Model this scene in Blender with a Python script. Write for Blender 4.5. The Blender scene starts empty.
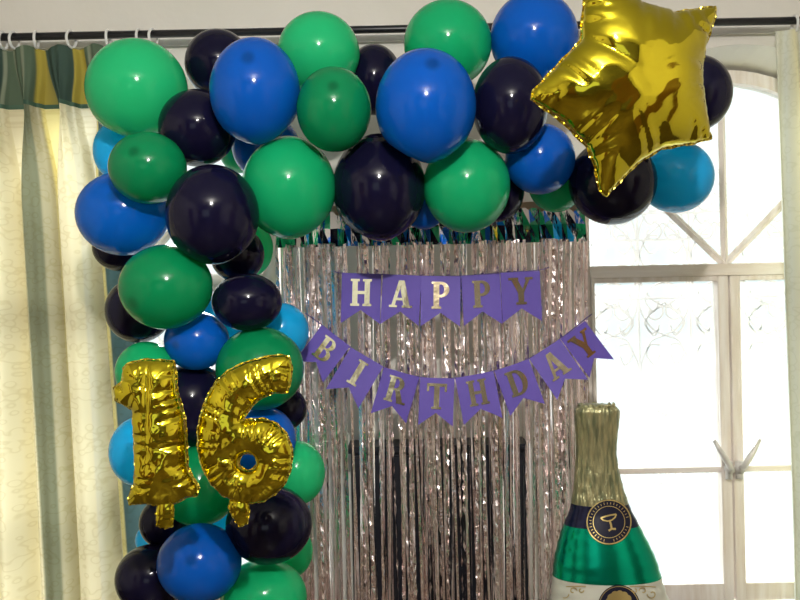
import bpy, bmesh, math, random
import numpy as np
from mathutils import Vector, Matrix
from mathutils.geometry import delaunay_2d_cdt

R = random.Random(7)
PI = math.pi
scene = bpy.context.scene
COL = scene.collection
F = 900.0                      # focal length in pixels of the 800x600 frame
ROLL = math.radians(-1.2)
CAMLOC = Vector((0, -3.0, 1.4))
MC = Matrix.Translation(CAMLOC) @ Matrix.Rotation(PI / 2, 4, 'X') @ Matrix.Rotation(ROLL, 4, 'Z')


def P(px, py, d):
    """world point seen at pixel px,py at distance d from the camera plane"""
    return MC @ Vector(((px - 400) / F * d, (300 - py) / F * d, -d))


# ------------------------------------------------------------------ materials
def new_mat(name):
    m = bpy.data.materials.new(name)
    m.use_nodes = True
    nt = m.node_tree
    nt.nodes.clear()
    out = nt.nodes.new('ShaderNodeOutputMaterial')
    return m, nt, out


def N(nt, typ, **kw):
    n = nt.nodes.new(typ)
    for k, v in kw.items():
        if k.startswith('i_'):
            key = k[2:].replace('_', ' ')
            n.inputs[key].default_value = v
        else:
            setattr(n, k, v)
    return n


def c4(c):
    return (c[0], c[1], c[2], 1.0)


def principled(name, col, rough=0.5, metal=0.0, bump=0.0, bscale=20, col2=None, cscale=6, stretch=(1, 1, 1), spec=0.5, aniso=0):
    m, nt, out = new_mat(name)
    b = N(nt, 'ShaderNodeBsdfPrincipled')
    b.inputs['Base Color'].default_value = c4(col)
    b.inputs['Roughness'].default_value = rough
    b.inputs['Metallic'].default_value = metal
    b.inputs['Specular IOR Level'].default_value = spec
    tc = N(nt, 'ShaderNodeTexCoord')
    mp = N(nt, 'ShaderNodeMapping')
    mp.inputs['Scale'].default_value = stretch
    nt.links.new(tc.outputs['Object'], mp.inputs['Vector'])
    if col2 is not None:
        n = N(nt, 'ShaderNodeTexNoise')
        n.inputs['Scale'].default_value = cscale
        n.inputs['Detail'].default_value = 5
        nt.links.new(mp.outputs['Vector'], n.inputs['Vector'])
        r = N(nt, 'ShaderNodeValToRGB')
        r.color_ramp.elements[0].position = 0.35
        r.color_ramp.elements[1].position = 0.65
        r.color_ramp.elements[0].color = c4(col)
        r.color_ramp.elements[1].color = c4(col2)
        nt.links.new(n.outputs['Fac'], r.inputs['Fac'])
        nt.links.new(r.outputs['Color'], b.inputs['Base Color'])
    if bump:
        n2 = N(nt, 'ShaderNodeTexNoise')
        n2.inputs['Scale'].default_value = bscale
        n2.inputs['Detail'].default_value = 3
        nt.links.new(mp.outputs['Vector'], n2.inputs['Vector'])
        bp = N(nt, 'ShaderNodeBump')
        bp.inputs['Strength'].default_value = bump
        bp.inputs['Distance'].default_value = 0.01
        nt.links.new(n2.outputs['Fac'], bp.inputs['Height'])
        nt.links.new(bp.outputs['Normal'], b.inputs['Normal'])
    nt.links.new(b.outputs['BSDF'], out.inputs['Surface'])
    return m


def latex(name, col, tcol, tmix, rough=0.13):
    """thin stretched latex: diffuse + translucent + glossy; thicker, darker rubber at the tip"""
    m, nt, out = new_mat(name)
    uv = N(nt, 'ShaderNodeUVMap', uv_map='UVMap')
    sep = N(nt, 'ShaderNodeSeparateXYZ')
    nt.links.new(uv.outputs['UV'], sep.inputs['Vector'])
    ramp = N(nt, 'ShaderNodeValToRGB')
    ramp.color_ramp.elements[0].position = 0.022
    ramp.color_ramp.elements[0].color = c4([c * 0.55 for c in col])
    ramp.color_ramp.elements[1].position = 0.06
    ramp.color_ramp.elements[1].color = c4(col)
    nt.links.new(sep.outputs['Y'], ramp.inputs['Fac'])
    tc = N(nt, 'ShaderNodeTexCoord')
    nz = N(nt, 'ShaderNodeTexNoise')
    nz.inputs['Scale'].default_value = 9
    nz.inputs['Detail'].default_value = 3
    nt.links.new(tc.outputs['Object'], nz.inputs['Vector'])
    mx = N(nt, 'ShaderNodeMix', data_type='RGBA', blend_type='MULTIPLY')
    mx.inputs[0].default_value = 0.25
    nt.links.new(ramp.outputs['Color'], mx.inputs[6])
    nt.links.new(nz.outputs['Color'], mx.inputs[7])
    d = N(nt, 'ShaderNodeBsdfDiffuse')
    nt.links.new(ramp.outputs['Color'], d.inputs['Color'])
    t = N(nt, 'ShaderNodeBsdfTranslucent')
    t.inputs['Color'].default_value = c4(tcol)
    m1 = N(nt, 'ShaderNodeMixShader')
    m1.inputs['Fac'].default_value = tmix
    nt.links.new(d.outputs[0], m1.inputs[1])
    nt.links.new(t.outputs[0], m1.inputs[2])
    g = N(nt, 'ShaderNodeBsdfGlossy')
    g.inputs['Roughness'].default_value = rough
    fr = N(nt, 'ShaderNodeFresnel')
    fr.inputs['IOR'].default_value = 1.36
    m2 = N(nt, 'ShaderNodeMixShader')
    nt.links.new(fr.outputs[0], m2.inputs['Fac'])
    nt.links.new(m1.outputs[0], m2.inputs[1])
    nt.links.new(g.outputs[0], m2.inputs[2])
    nt.links.new(m2.outputs[0], out.inputs['Surface'])
    return m


def cloth(name, stops, trans=0.45, leaf=0.0, leafcol=(0.5, 0.47, 0.3), rep=1.0, weave=0.15):
    """woven curtain fabric: colour stripes along UV u, faint leaf motif, light passes through"""
    m, nt, out = new_mat(name)
    uv = N(nt, 'ShaderNodeUVMap', uv_map='UVMap')
    sep = N(nt, 'ShaderNodeSeparateXYZ')
    nt.links.new(uv.outputs['UV'], sep.inputs['Vector'])
    mul = N(nt, 'ShaderNodeMath', operation='MULTIPLY')
    mul.inputs[1].default_value = rep
    nt.links.new(sep.outputs['X'], mul.inputs[0])
    fr = N(nt, 'ShaderNodeMath', operation='FRACT')
    nt.links.new(mul.outputs[0], fr.inputs[0])
    r = N(nt, 'ShaderNodeValToRGB')
    r.color_ramp.interpolation = 'LINEAR'
    els = r.color_ramp.elements
    els[0].position = stops[0][0]
    els[0].color = c4(stops[0][1])
    els[1].position = stops[-1][0]
    els[1].color = c4(stops[-1][1])
    for p, c in stops[1:-1]:
        e = els.new(p)
        e.color = c4(c)
    nt.links.new(fr.outputs[0], r.inputs['Fac'])
    colout = r.outputs['Color']
    if leaf:
        # winding stem with round leaves: distance from a sine stem + a row of discs, in UV metres
        w = N(nt, 'ShaderNodeMath', operation='MULTIPLY'); w.inputs[1].default_value = 2 * PI / 0.13
        nt.links.new(sep.outputs['Y'], w.inputs[0])
        sn = N(nt, 'ShaderNodeMath', operation='SINE'); nt.links.new(w.outputs[0], sn.inputs[0])
        vo = N(nt, 'ShaderNodeTexVoronoi', feature='SMOOTH_F1'); vo.inputs['Scale'].default_value = 34
        vo.inputs['Randomness'].default_value = 0.55
        mp = N(nt, 'ShaderNodeMapping'); mp.inputs['Scale'].default_value = (1.0, 1.2, 1)
        nt.links.new(uv.outputs['UV'], mp.inputs['Vector'])
        nt.links.new(mp.outputs['Vector'], vo.inputs['Vector'])
        ad = N(nt, 'ShaderNodeMath', operation='MULTIPLY_ADD'); ad.inputs[1].default_value = 0.07
        nt.links.new(sn.outputs[0], ad.inputs[0]); nt.links.new(vo.outputs['Distance'], ad.inputs[2])
        lr = N(nt, 'ShaderNodeValToRGB')
        lr.color_ramp.elements[0].position = 0.30
        lr.color_ramp.elements[1].position = 0.36
        e = lr.color_ramp.elements.new(0.44); e.color = (0, 0, 0, 1)
        lr.color_ramp.elements[0].color = (0, 0, 0, 1)
        lr.color_ramp.elements[1].color = (1, 1, 1, 1)
        nt.links.new(ad.outputs[0], lr.inputs['Fac'])
        sc = N(nt, 'ShaderNodeMath', operation='MULTIPLY'); sc.inputs[1].default_value = leaf
        nt.links.new(lr.outputs['Color'], sc.inputs[0])
        mx = N(nt, 'ShaderNodeMix', data_type='RGBA', blend_type='MULTIPLY')
        nt.links.new(sc.outputs[0], mx.inputs[0])
        nt.links.new(colout, mx.inputs[6])
        mx.inputs[7].default_value = c4(leafcol)
        colout = mx.outputs[2]
    d = N(nt, 'ShaderNodeBsdfDiffuse'); t = N(nt, 'ShaderNodeBsdfTranslucent')
    nt.links.new(colout, d.inputs['Color']); nt.links.new(colout, t.inputs['Color'])
    nz = N(nt, 'ShaderNodeTexNoise'); nz.inputs['Scale'].default_value = 400
    nt.links.new(uv.outputs['UV'], nz.inputs['Vector'])
    bp = N(nt, 'ShaderNodeBump'); bp.inputs['Strength'].default_value = weave; bp.inputs['Distance'].default_value = 0.002
    nt.links.new(nz.outputs['Fac'], bp.inputs['Height'])
    nt.links.new(bp.outputs['Normal'], d.inputs['Normal'])
    mx = N(nt, 'ShaderNodeMixShader'); mx.inputs['Fac'].default_value = trans
    nt.links.new(d.outputs[0], mx.inputs[1]); nt.links.new(t.outputs[0], mx.inputs[2])
    nt.links.new(mx.outputs[0], out.inputs['Surface'])
    return m


def glass_mat():
    m, nt, out = new_mat('glare_haze_glass')
    tr = N(nt, 'ShaderNodeBsdfTransparent'); tr.inputs['Color'].default_value = (0.97, 1, 1, 1)
    tl = N(nt, 'ShaderNodeBsdfTranslucent'); tl.inputs['Color'].default_value = (0.95, 1, 1, 1)
    gl = N(nt, 'ShaderNodeBsdfGlossy'); gl.inputs['Roughness'].default_value = 0.05
    a = N(nt, 'ShaderNodeMixShader'); a.inputs['Fac'].default_value = 0.06  # translucent share imitates glare haze over the grille
    nt.links.new(tr.outputs[0], a.inputs[1]); nt.links.new(tl.outputs[0], a.inputs[2])
    b = N(nt, 'ShaderNodeMixShader'); b.inputs['Fac'].default_value = 0.04
    nt.links.new(a.outputs[0], b.inputs[1]); nt.links.new(gl.outputs[0], b.inputs[2])
    nt.links.new(b.outputs[0], out.inputs['Surface'])
    return m


M = {}
M['wall'] = principled('painted_plaster', (0.72, 0.685, 0.61), 0.8, bump=0.08, bscale=30, col2=(0.76, 0.725, 0.655), cscale=3)
M['backwall'] = principled('grey_painted_back_wall', (0.085, 0.08, 0.08), 0.75, bump=0.05, col2=(0.10, 0.095, 0.09))
M['ceil'] = principled('ceiling_paint', (0.72, 0.71, 0.68), 0.9, bump=0.03, bscale=40)
M['floor'] = principled('floor_tile', (0.07, 0.045, 0.03), 0.35, col2=(0.10, 0.07, 0.045), cscale=2)
M['door'] = principled('added_door_brown', (0.12, 0.055, 0.025), 0.4, col2=(0.18, 0.09, 0.04), cscale=8, stretch=(6, 6, 0.6))  # dark brown of the unseen doors added for reflection contrast
M['frame'] = principled('weathered_painted_wood', (0.86, 0.80, 0.76), 0.6, bump=0.35, bscale=14, col2=(0.72, 0.63, 0.55), cscale=7, stretch=(5, 5, 0.5))
M['frame_h'] = principled('weathered_painted_wood_rail', (0.86, 0.80, 0.76), 0.6, bump=0.35, bscale=14, col2=(0.72, 0.63, 0.55), cscale=7, stretch=(0.5, 5, 5))
M['grille'] = principled('pale_grille_iron', (0.70, 0.66, 0.66), 0.6, bump=0.05)
M['handle'] = principled('painted_handle_metal', (0.66, 0.63, 0.60), 0.35, metal=0.2, bump=0.1)
M['glass'] = glass_mat()
M['rod'] = principled('black_rod_metal', (0.008, 0.008, 0.011), 0.35, metal=0.0, bump=0.02)
M['ring'] = principled('white_ring_plastic', (0.78, 0.77, 0.74), 0.35, bump=0.02)
M['ledge'] = principled('white_gypsum', (0.74, 0.72, 0.68), 0.7, bump=0.04)
M['gold'] = principled('gold_foil', (0.66, 0.54, 0.03), 0.09, metal=1.0, bump=0.06, bscale=18)
M['seam'] = principled('gold_foil_seam', (0.70, 0.58, 0.09), 0.25, metal=1.0, bump=0.3, bscale=60)
M['letter'] = principled('champagne_gold_foil_card', (0.88, 0.73, 0.48), 0.14, metal=1.0, bump=0.10, bscale=25)
M['purple'] = principled('purple_card', (0.105, 0.066, 0.39), 0.6, bump=0.03, bscale=60, col2=(0.118, 0.072, 0.41), cscale=9)
M['cord'] = principled('purple_cord', (0.09, 0.06, 0.20), 0.7, bump=0.1)
M['fringe'] = principled('silver_rose_foil_strip', (0.97, 0.85, 0.83), 0.24, metal=1.0, bump=0.25, bscale=160, stretch=(1, 1, 0.6))
_nt = M['fringe'].node_tree
_b = [n for n in _nt.nodes if n.type == 'BSDF_PRINCIPLED'][0]
_tc = N(_nt, 'ShaderNodeTexCoord'); _mp = N(_nt, 'ShaderNodeMapping'); _mp.inputs['Scale'].default_value = (1, 1, .03)
_nz = N(_nt, 'ShaderNodeTexNoise'); _nz.inputs['Scale'].default_value = 110
_mr = N(_nt, 'ShaderNodeMapRange'); _mr.inputs['From Min'].default_value = .40; _mr.inputs['From Max'].default_value = .60
_mr.inputs['To Min'].default_value = .03; _mr.inputs['To Max'].default_value = .34
_nt.links.new(_tc.outputs['Object'], _mp.inputs['Vector']); _nt.links.new(_mp.outputs['Vector'], _nz.inputs['Vector'])
_nt.links.new(_nz.outputs['Fac'], _mr.inputs['Value']); _nt.links.new(_mr.outputs['Result'], _b.inputs['Roughness'])
M['header'] = principled('silver_foil_header', (0.84, 0.82, 0.84), 0.07, metal=1.0, bump=0.15, bscale=25, stretch=(2, 2, 0.7))
M['dark'] = principled('dark_navy_lacquer', (0.006, 0.007, 0.014), 0.4, bump=0.03)
M['dowel'] = principled('pale_batten_wood', (0.45, 0.32, 0.22), 0.6, bump=0.1, stretch=(0.4, 4, 4))
M['bneck'] = principled('olive_gold_neck_foil', (0.50, 0.45, 0.24), 0.3, metal=0.75, bump=0.9, bscale=30, col2=(0.20, 0.22, 0.12), cscale=26, stretch=(4, 4, 0.6))
M['bnavy'] = principled('navy_foil', (0.012, 0.014, 0.045), 0.18, metal=0.6, bump=0.05)
M['bgreen'] = principled('green_foil', (0.0, 0.36, 0.20), 0.22, metal=0.9, bump=0.06, bscale=14)
M['blabel'] = principled('cream_printed_foil', (0.58, 0.58, 0.49), 0.35, metal=0.25, bump=0.05)
M['bgold'] = principled('printed_gold', (0.55, 0.42, 0.16), 0.3, metal=0.8, bump=0.05)
M['bblack'] = principled('printed_black', (0.008, 0.008, 0.022), 0.45, bump=0.02, spec=0.2)

M['green'] = latex('green_latex', (0.010, 0.46, 0.175), (0.10, 0.95, 0.48), 0.32)
M['deep'] = latex('deep_green_latex', (0.004, 0.26, 0.095), (0.03, 0.65, 0.25), 0.30)
M['blue'] = latex('blue_latex', (0.003, 0.105, 0.56), (0.02, 0.60, 0.99), 0.28)
M['sky'] = latex('sky_blue_latex', (0.012, 0.46, 0.98), (0.05, 0.85, 0.99), 0.35)
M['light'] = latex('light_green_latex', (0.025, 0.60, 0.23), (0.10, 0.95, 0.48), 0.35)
M['navy'] = latex('navy_black_latex', (0.006, 0.005, 0.022), (0.03, 0.025, 0.09), 0.10, rough=0.11)

CREAM = (0.80, 0.73, 0.50)
YEL = (0.86, 0.77, 0.36)
GREY = (0.50, 0.46, 0.31)
SAGE = (0.20, 0.21, 0.135)
TEAL = (0.10, 0.17, 0.17)
def stripes(lst):
    """[(start px, colour), ...] along the curtain -> hard-edged ramp stops"""
    out = []
    for k, (a, c) in enumerate(lst):
        p0 = (a + 80) / 200
        p1 = ((lst[k + 1][0] if k + 1 < len(lst) else 119) + 80) / 200
        out += [(p0 + .003, c), (p1 - .003, c)]
    return out[:32]


M['drape'] = cloth('striped_leaf_curtain_fabric', stripes([(-80, CREAM), (-40, SAGE), (-28, GREY), (-12, YEL), (-6, CREAM), (23, SAGE), (36, GREY), (45, YEL), (51, CREAM), (71, (0.70, 0.66, 0.50)), (90, YEL), (95, TEAL), (110, SAGE)]),
                   trans=0.22, leaf=0.55, leafcol=(0.80, 0.76, 0.62), rep=1)
GA, GB, GC, GY = (0.105, 0.145, 0.095), (0.24, 0.27, 0.19), (0.06, 0.095, 0.075), (0.40, 0.32, 0.06)
M['heading'] = cloth('green_striped_heading_fabric', stripes([(-80, GA), (-55, GB), (-30, GA), (-10, GC), (6, GB), (10, GA), (17, GB), (20, GA), (27, GB), (30, GA), (39, GY), (49, GC), (76, GY), (89, GA), (93, GB), (97, GA)]),
                     trans=0.15, rep=1)
M['tape'] = cloth('green_binding_tape', [(0.0, (0.07, 0.13, 0.09)), (0.5, (0.10, 0.17, 0.12)), (1.0, (0.07, 0.13, 0.09))], trans=0.2, rep=20)
M['sheer'] = cloth('pale_sage_curtain_fabric', [(0.0, (0.74, 0.74, 0.66)), (0.3, (0.62, 0.62, 0.46)), (0.5, (0.72, 0.74, 0.64)), (0.7, (0.72, 0.68, 0.42)), (1.0, (0.74, 0.74, 0.66))],
                   trans=0.12, leaf=0.6, leafcol=(0.85, 0.85, 0.78), rep=1 / 0.2)


# ------------------------------------------------------------------ helpers
def link(name, mesh, mat, parent=None, loc=None):
    o = bpy.data.objects.new(name, mesh)
    COL.objects.link(o)
    if mat is not None:
        mesh.materials.append(mat)
    if loc is not None:
        o.location = loc
    if parent is not None:
        o.parent = parent
    return o


def obj(name, bm, mat, parent=None, loc=None, smooth=False, recalc=True):
    """bm holds coordinates relative to loc"""
    if recalc:
        bmesh.ops.recalc_face_normals(bm, faces=bm.faces[:])
    if smooth:
        for f in bm.faces:
            f.smooth = True
    me = bpy.data.meshes.new(name)
    bm.to_mesh(me)
    bm.free()
    return link(name, me, mat, parent, loc)


def tag(o, label=None, cat=None, group=None, kind=None):
    if label: o['label'] = label
    if cat: o['category'] = cat
    if group: o['group'] = group
    if kind: o['kind'] = kind
    return o


def empty(name, loc):
    o = bpy.data.objects.new(name, None)
    o.empty_display_size = 0.05
    o.location = loc
    COL.objects.link(o)
    return o


def box(bm, x0, x1, y0, y1, z0, z1):
    vs = [bm.verts.new(p) for p in [(x0, y0, z0), (x1, y0, z0), (x1, y1, z0), (x0, y1, z0), (x0, y0, z1), (x1, y0, z1), (x1, y1, z1), (x0, y1, z1)]]
    for f in [(0, 3, 2, 1), (4, 5, 6, 7), (0, 1, 5, 4), (1, 2, 6, 5), (2, 3, 7, 6), (3, 0, 4, 7)]:
        bm.faces.new([vs[i] for i in f])


def bevel(bm, w, seg=2):
    bmesh.ops.bevel(bm, geom=bm.edges[:], offset=w, segments=seg, affect='EDGES', profile=0.7)


def tube(bm, pts, r, n=8, caps=True, closed=False):
    pts = [Vector(p) for p in pts]
    k = len(pts)
    rs = r if hasattr(r, '__len__') else [r] * k
    rings = []
    up = None
    for i in range(k):
        a = pts[(i - 1) % k] if (closed or i > 0) else pts[i]
        b = pts[(i + 1) % k] if (closed or i < k - 1) else pts[i]
        t = (b - a).normalized()
        if up is None:
            up = Vector((0, 0, 1)) if abs(t.z) < 0.9 else Vector((1, 0, 0))
        s = t.cross(up).normalized()
        up = s.cross(t).normalized()
        rings.append([bm.verts.new(pts[i] + rs[i] * (math.cos(2 * PI * j / n) * s + math.sin(2 * PI * j / n) * up)) for j in range(n)])
    for i in range(k if closed else k - 1):
        A, B = rings[i], rings[(i + 1) % k]
        for j in range(n):
            bm.faces.new([A[j], A[(j + 1) % n], B[(j + 1) % n], B[j]])
    if caps and not closed:
        bm.faces.new(rings[0][::-1])
        bm.faces.new(rings[-1])


def prism(bm, poly, y0, y1):
    """poly in (x,z), extruded along y"""
    a = [bm.verts.new((p[0], y0, p[1])) for p in poly]
    b = [bm.verts.new((p[0], y1, p[1])) for p in poly]
    n = len(poly)
    bm.faces.new(a)
    bm.faces.new(b[::-1])
    for i in range(n):
        bm.faces.new([a[i], b[i], b[(i + 1) % n], a[(i + 1) % n]])


def catmull(pts, per=8, closed=True):
    out = []
    n = len(pts)
    rng = range(n if closed else n - 1)
    for i in rng:
        g = lambda k: pts[k % n] if closed else pts[min(max(k, 0), n - 1)]
        p0, p1, p2, p3 = [np.array(g(i + j), float) for j in (-1, 0, 1, 2)]
        for s in range(per):
            t = s / per
            out.append(tuple(0.5 * (2 * p1 + (p2 - p0) * t + (2 * p0 - 5 * p1 + 4 * p2 - p3) * t * t + (3 * p1 - p0 - 3 * p2 + p3) * t ** 3)))
    if not closed:
        out.append(tuple(pts[-1]))
    return out


# ------------------------------------------------------------------ the room
WIN_Y = 0.20                    # window frames sit this deep in the wall
WC = P(724.5, 269, 3.2)
WCX = {1: WC.x, 2: 0.19 - WC.x}
RAILZ = WC.z
HALF = 0.530
SPRING = P(727, 72, 3.2).z - HALF
SILL = 0.30
RX0, RX1, RY, RZ = -2.3, 2.4, -5.4, 2.75
FRONT = 0.572                   # splayed opening half width on the room side
WALLT = 0.30


def arch_pts(cx, half, spring, n=28):
    return [(cx - half * math.cos(PI * i / n), spring + half * math.sin(PI * i / n)) for i in range(n + 1)]


def build_front_wall():
    bm = bmesh.new()

    def plane(y, half, top, spring):
        cols = sorted([WCX[2], WCX[1]])
        arcs = [arch_pts(c, half, spring) for c in cols]
        xs = [RX0, cols[0] - half, cols[0] + half, cols[1] - half, cols[1] + half, RX1]
        def q(x0, x1, z0, z1):
            vs = [bm.verts.new((x, y, z)) for x, z in ((x0, z0), (x1, z0), (x1, z1), (x0, z1))]
            bm.faces.new(vs)
        for a, b in ((0, 1), (2, 3), (4, 5)):
            q(xs[a], xs[b], 0, RZ)
        loops = []
        for c, arc in zip(cols, arcs):
            q(c - half, c + half, 0, SILL)
            for i in range(len(arc) - 1):
                (x0, z0), (x1, z1) = arc[i], arc[i + 1]
                bm.faces.new([bm.verts.new((x, y, z)) for x, z in ((x0, z0), (x1, z1), (x1, RZ), (x0, RZ))])
            loops.append([(c - half, SILL)] + arc + [(c + half, SILL)])
        return loops
    la = plane(0.0, FRONT, RZ, SPRING)
    lb = plane(WALLT, HALF, RZ, SPRING)
    for A, B in zip(la, lb):
        n = len(A)
        for i in range(n):
            j = (i + 1) % n
            bm.faces.new([bm.verts.new((A[i][0], 0, A[i][1])), bm.verts.new((A[j][0], 0, A[j][1])),
                          bm.verts.new((B[j][0], WALLT, B[j][1])), bm.verts.new((B[i][0], WALLT, B[i][1]))])
    bmesh.ops.remove_doubles(bm, verts=bm.verts[:], dist=1e-5)
    o = obj('wall_front', bm, M['wall'])
    tag(o, kind='structure')


def simple_struct(name, mat, *boxes):
    bm = bmesh.new()
    for b in boxes:
        box(bm, *b)
    return tag(obj(name, bm, mat), kind='structure')


build_front_wall()
simple_struct('floor', M['floor'], (RX0 - .1, RX1 + .1, RY - .1, WALLT, -0.1, 0))
simple_struct('ceiling', M['ceil'], (RX0 - .1, RX1 + .1, RY - .1, WALLT, RZ, RZ + .1))
simple_struct('wall_left', M['wall'], (RX0 - .1, RX0, RY - .1, WALLT, 0, RZ))
simple_struct('wall_right', M['wall'], (RX1, RX1 + .1, RY - .1, WALLT, 0, RZ))
FILL_GAP = (-1.3, 0.1, 0.9, 2.1)    # opening added behind the camera to let in fill light
simple_struct('wall_back', M['backwall'], (RX0, FILL_GAP[0], RY - .1, RY, 0, RZ), (FILL_GAP[1], RX1, RY - .1, RY, 0, RZ),
              (FILL_GAP[0], FILL_GAP[1], RY - .1, RY, 0, FILL_GAP[2]), (FILL_GAP[0], FILL_GAP[1], RY - .1, RY, FILL_GAP[3], RZ))
simple_struct('added_door_1', M['door'], (1.25, 2.15, RY, RY + .04, 0, 2.05))  # unseen doors, added as dark bands for the foil to reflect
simple_struct('added_door_2', M['door'], (-2.2, -1.45, RY, RY + .04, 0, 2.05))
simple_struct('added_door_3', M['door'], (RX0, RX0 + .04, -3.4, -2.5, 0, 2.05))
simple_struct('added_door_4', M['door'], (RX1 - .04, RX1, -2.6, -1.7, 0, 2.05))
simple_struct('trim_1', M['ledge'], (RX0, RX1, -0.012, 0.0, P(400, 38, 3.0).z - .012, P(400, 38, 3.0).z + .012))


def window(n, cx):
    root = empty('window_%d' % n, (cx, WIN_Y, SILL))
    tag(root, kind='structure')

    def part(name, bm, mat, smooth=False):
        for v in bm.verts:
            v.co -= root.location
        return tag(obj(name, bm, mat, root, smooth=smooth), kind='structure')
    y0, y1 = WIN_Y - 0.03, WIN_Y + 0.03
    inner = HALF - 0.045
    # outer frame: jambs and arched head in one mesh
    bm = bmesh.new()
    A = [(cx - HALF, SILL)] + arch_pts(cx, HALF, SPRING) + [(cx + HALF, SILL)]
    B = [(cx - inner, SILL)] + arch_pts(cx, inner, SPRING) + [(cx + inner, SILL)]
    for i in range(len(A) - 1):
        for y in (y0, y1):
            bm.faces.new([bm.verts.new((p[0], y, p[1])) for p in (A[i], A[i + 1], B[i + 1], B[i])])
        for L in (A, B):
            bm.faces.new([bm.verts.new(p) for p in ((L[i][0], y0, L[i][1]), (L[i + 1][0], y0, L[i + 1][1]), (L[i + 1][0], y1, L[i + 1][1]), (L[i][0], y1, L[i][1]))])
    bmesh.ops.remove_doubles(bm, verts=bm.verts[:], dist=1e-5)
    part('arched_frame', bm, M['frame'])
    # transom: two stepped rails
    s = 3.2 / F
    bm = bmesh.new(); box(bm, cx - inner, cx + inner, y0 - .015, y1, RAILZ - 0.024, RAILZ + 0.018); bevel(bm, .003); part('transom', bm, M['frame_h'])
    # fan spokes
    hub = Vector((cx, WIN_Y, RAILZ + .015))
    for a in (45, 90, 135):
        dr = Vector((math.cos(math.radians(a)), 0, math.sin(math.radians(a))))
        # length to the arched head
        L = 0.05
        while True:
            q = hub + dr * (L + .005)
            if (q.z > SPRING and math.hypot(q.x - cx, q.z - SPRING) > inner) or abs(q.x - cx) > inner: break
            L += .005
        bm = bmesh.new(); tube(bm, [hub, hub + dr * (L + .01)], 0.0135, 4); part('spoke', bm, M['frame'])
    # casement leaves
    pbot, ptop = SILL + 0.02, RAILZ - 0.024
    zm = P(700, 468, 3.2).z
    for sgn in (-1, 1):
        xo, xi = cx + sgn * (inner - 0.002), cx + sgn * 0.003
        a, b = sorted((xo, xi))
        bm = bmesh.new()
        wo, wi = 0.012, 0.036
        lo, hi = (a, b)
        left_w, right_w = (wo, wi) if sgn < 0 else (wi, wo)
        box(bm, lo, lo + left_w, y0 - .01, y1 - .01, pbot, ptop)
        box(bm, hi - right_w, hi, y0 - .01, y1 - .01, pbot, ptop)
        box(bm, lo + left_w, hi - right_w, y0 - .008, y1 - .01, ptop - .018, ptop)
        box(bm, lo + left_w, hi - right_w, y0 - .008, y1 - .01, pbot, pbot + .06)
        bevel(bm, .002, 1)
        leaf = part('casement', bm, M['frame'])
        bm = bmesh.new(); box(bm, lo + left_w, hi - right_w, y0 - .006, y1 - .02, zm - .010, zm + .010); bevel(bm, .002, 1)
        for v in bm.verts: v.co -= root.location
        gb = obj('glazing_bar', bm, M['frame_h'], leaf); tag(gb, kind='structure')
        bm = bmesh.new(); box(bm, lo + left_w - .004, hi - right_w + .004, WIN_Y - .002, WIN_Y + .002, pbot + .05, ptop - .01)
        for v in bm.verts: v.co -= root.location
        gp = obj('pane', bm, M['glass'], leaf); tag(gp, kind='structure')
    # fanlight glass
    bm = bmesh.new()
    poly = [(cx - inner, RAILZ)] + arch_pts(cx, inner, SPRING) + [(cx + inner, RAILZ)]
    prism(bm, poly, WIN_Y - .002, WIN_Y + .002)
    part('fanlight_pane', bm, M['glass'])
    # lever handles
    hz = zm + 0.0
    for sgn in (-1, 1):
        bm = bmesh.new()
        bx = cx + sgn * 0.018
        yb = y0 - .01
        tube(bm, [(bx, yb + .01, hz + .005), (bx, yb - .03, hz + .005)], 0.015, 12)
        tube(bm, [(bx, yb - .012, hz - .03), (bx, yb - .012, hz + .03)], [.013, .013], 10)
        tube(bm, [(bx, yb - .03, hz + .008), (bx + sgn * .008, yb - .042, hz + .020), (bx + sgn * .022, yb - .046, hz + .045), (bx + sgn * .042, yb - .046, hz + .076), (bx + sgn * .062, yb - .044, hz + .112)],
             [.010, .011, .011, .009, .006], 10)
        part('lever_handle', bm, M['handle'], True)
    # sill board
    bm = bmesh.new(); box(bm, cx - FRONT - .02, cx + FRONT + .02, -0.04, WIN_Y - .03, SILL - .03, SILL); bevel(bm, .004); part('sill', bm, M['ledge'])
    # wrought scroll grille outside the glass
    gy = WIN_Y + 0.19
    bm = bmesh.new()
    r = 0.0055
    W = HALF + .03
    pitch = 0.194
    x_first = cx - 0.452
    xs = [x_first + k * pitch for k in range(6)]
    for x in xs:
        zt = SPRING + math.sqrt(max(0, W * W - (x - cx) ** 2)) if abs(x - cx) < W else SPRING
        tube(bm, [(x, gy, SILL), (x, gy, zt)], r, 6)
    zr = [RAILZ - .10 - k * .62 for k in range(3)] + [RAILZ + .12, SPRING + .05, SPRING + 0.30]
    for z in zr:
        w = W if z <= SPRING else math.sqrt(max(.01, W * W - (z - SPRING) ** 2))
        tube(bm, [(cx - w, gy, z), (cx + w, gy, z)], r, 6)

    def scroll(x, z, sx, sz, sc):
        pts = []
        for i in range(22):
            t = i / 21
            a = PI * 0.5 + t * PI * 1.75
            rr = sc * (1.0 - 0.62 * t)
            pts.append((x + sx * (sc * .95 + rr * math.cos(a)), gy, z + sz * (-sc + rr * math.sin(a) )))
        tube(bm, pts, r * .8, 5)
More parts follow.
